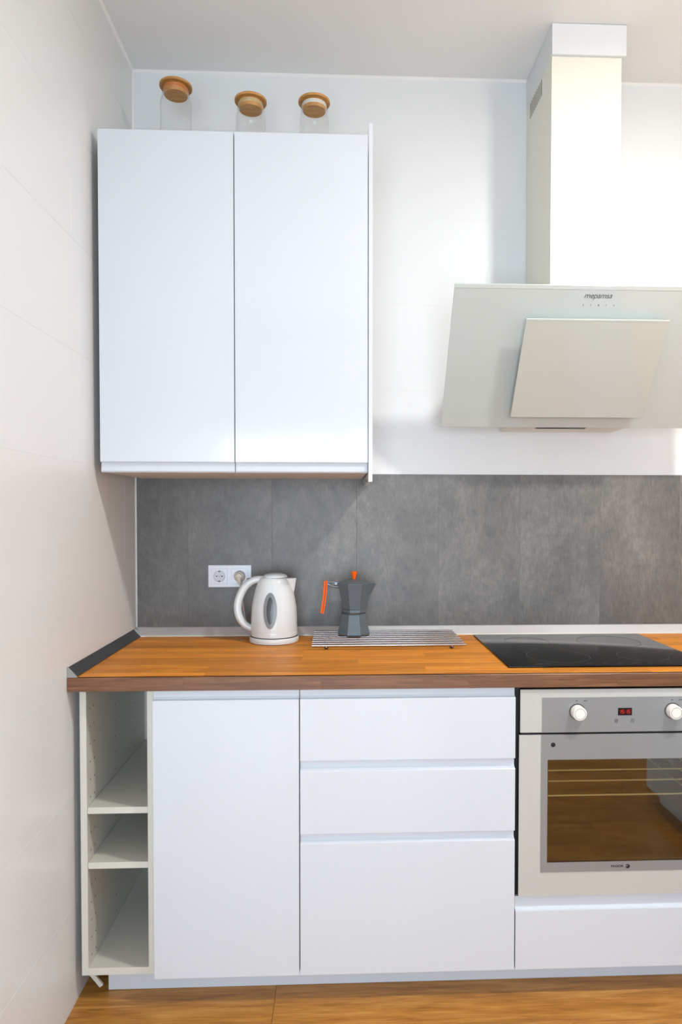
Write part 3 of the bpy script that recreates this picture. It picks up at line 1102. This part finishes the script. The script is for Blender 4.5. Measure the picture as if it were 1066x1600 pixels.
hp = spline([(KX - .032, KY, ZKB + .192), (KX - .060, KY, ZKB + .1915), (KX - .088, KY, ZKB + .178), (KX - .110, KY, ZKB + .150), (KX - .1235, KY, ZKB + .112), (KX - .1235, KY, ZKB + .078), (KX - .113, KY, ZKB + .052), (KX - .096, KY, ZKB + .033), (KX - .074, KY, ZKB + .022)], 6)
nH = len(hp)
tube('handle', hp, [.0118 + .0022 * math.sin(PI * i / (nH - 1)) for i in range(nH)], 'kettle', ket, 16, (1.0, 1.25))
box('handle_switch', KX - .093, KX - .080, KY - .008, KY + .008, ZKB + .1895, ZKB + .1965, 'kettle_gray', ket, .002, 2)


def gauge(name, a, b, off, mat, ia=0.0, ib=0.0):
    bm = bmesh.new()
    cx_, cz_ = KX - .0065, 1.0305
    rad = [q / 4 for q in range(5)]
    rings = []
    for q in rad:
        ring = []
        for k in range(40):
            an = 2 * PI * k / 40
            X = cx_ + (ia + (a - ia) * q) * math.cos(an)
            Z = cz_ + (ib + (b - ib) * q) * math.sin(an)
            R_ = kr(Z) + off
            ring.append(bm.verts.new((X, KY - math.sqrt(max(1e-8, R_ * R_ - (X - KX) ** 2)), Z)))
        rings.append(ring)
    for A, B in zip(rings[:-1], rings[1:]):
        for k in range(40):
            bm.faces.new((A[k], A[(k + 1) % 40], B[(k + 1) % 40], B[k]))
    if ia == 0:
        bmesh.ops.remove_doubles(bm, verts=bm.verts, dist=1e-5)
    # give the rim some depth
    outer = [e for e in bm.edges if e.is_boundary]
    r = bmesh.ops.extrude_edge_only(bm, edges=outer)
    for v_ in [g for g in r['geom'] if isinstance(g, bmesh.types.BMVert)]:
        d = Vector((v_.co.x - KX, v_.co.y - KY, 0)).normalized()
        v_.co -= d * (off + .0015)
    return from_bm(name, bm, mat, ket, True)


gauge('gauge_rim', .0226, .0600, .0022, 'kettle_gray', .0118, .0455)
gauge('gauge_window', .0130, .0475, .0012, 'kettle_win')

# ------------------------------------------------------------------ slatted trivet
ZR = .9300
tv = empty('rod_trivet', (.89, -.163, ZK), 'silver wire trivet of parallel rods on the worktop', 'trivet')
for q in range(8):
    yy = -.290 + q * (.255 / 7)
    tube('rod', [(.643, yy, ZR), (1.143, yy, ZR)], .0044, 'rod_steel', tv, 10)
for xx in (.690, 1.100):
    tube('cross_bar', [(xx, -.288, ZR - .0052), (xx, -.037, ZR - .0052)], .0024, 'chrome', tv, 10)
    for yy in (-.272, -.053):
        lathe('foot', [(0, 0), (.0040, .0004), (.0068, .0030), (.0068, .0058), (.0045, .0085), (.0022, .0092), (0, .0092)], (xx, yy, ZK + .0003), 'dark_alu', tv, 16)

# ------------------------------------------------------------------ moka pot
MX, MY, MZ = .7820, -.1200, ZR + .0031
mk = empty('moka_pot', (MX, MY, MZ), 'grey eight-sided moka pot with orange handle and knob', 'moka pot')
o8 = PI / 8
lathe('boiler', [(0, 0), (.0480, 0), (.0565, .003), (.0590, .008), (.0570, .018), (.0500, .048), (.0445, .073), (.0430, .0765), (0, .0765)], (MX, MY, MZ), 'moka', mk, 8, o8, smooth=False)
lathe('joint_ring', [(.0405, .0768), (.0420, .078), (.0420, .0815), (.0405, .082), (0, .082)], (MX, MY, MZ), 'seam', mk, 32)
lathe('collector', [(0, .0822), (.0440, .0822), (.0445, .0920), (.0455, .0950), (.0500, .1200), (.0560, .1500), (.0620, .1760), (.0632, .1790), (0, .1790)], (MX + .003, MY, MZ), 'moka', mk, 8, o8, smooth=False)
lathe('collector_band', [(.0438, .0915), (.0452, .0925), (.0452, .0940), (.0440, .0945)], (MX + .002, MY, MZ), 'seam', mk, 8, o8, smooth=False)
lid = lathe('lid', [(.0630, .1792), (.0632, .1815), (.0560, .1850), (.0300, .1920), (.0100, .1955), (0, .1957)], (MX + .003, MY, MZ), 'moka', mk, 8, o8, smooth=False)
lathe('knob', [(0, .1955), (.0060, .1955), (.0065, .1990), (.0100, .2140), (.0108, .2190), (.0095, .2210), (0, .2215)], (MX + .001, MY, MZ), 'orange', lid, 12, smooth=True)
# spout beak
bm = bmesh.new()
z0s, z1s = MZ + .140, MZ + .1800
a = [bm.verts.new(p) for p in [(MX + .052, MY - .003, z0s), (MX + .052, MY + .003, z0s), (MX + .056, MY - .016, z1s), (MX + .056, MY + .016, z1s), (MX + .0780, MY, z1s), (MX + .0600, MY, z0s + .004)]]
for f in ((0, 5, 2), (5, 4, 2), (1, 3, 5), (5, 3, 4), (2, 4, 3), (0, 2, 3, 1), (0, 1, 5)):
    bm.faces.new([a[i] for i in f])
from_bm('spout', bm, 'moka', mk)
# handle: two bracket arms and a slanting grip edged in orange
br = tube('bracket', [(MX - .052, MY, MZ + .1690), (MX - .074, MY, MZ + .1700), (MX - .096, MY, MZ + .1800)], [.0050, .0040, .0046], 'moka_metal', mk, 10)
tube('bracket', [(MX - .054, MY, MZ + .1830), (MX - .075, MY, MZ + .1850), (MX - .097, MY, MZ + .1845)], [.0040, .0036, .0040], 'moka_metal', mk, 10)
lathe('hinge_pin', [(0, -.008), (.0042, -.008), (.0042, .008), (0, .008)], (MX - .0620, MY, MZ + .1800), 'moka_metal', mk, 14, axis='y')
hg = [(MX - .0905, MZ + .1890), (MX - .1030, MZ + .1890), (MX - .1058, MZ + .1500), (MX - .1098, MZ + .1150), (MX - .1155, MZ + .0790), (MX - .1040, MZ + .0740), (MX - .0972, MZ + .1130), (MX - .0928, MZ + .1500)]
hd = prism('handle', hg, 'y', MY - .0065, MY + .0065, 'orange', mk)
hin = [(MX - .0955, MZ + .1860), (MX - .0970, MZ + .1860), (MX - .0990, MZ + .1500), (MX - .1035, MZ + .1140), (MX - .1090, MZ + .0810), (MX - .1075, MZ + .0800), (MX - .1018, MZ + .1140), (MX - .0975, MZ + .1500)]
prism('handle_core', hin, 'y', MY - .0070, MY + .0070, 'seam', hd)
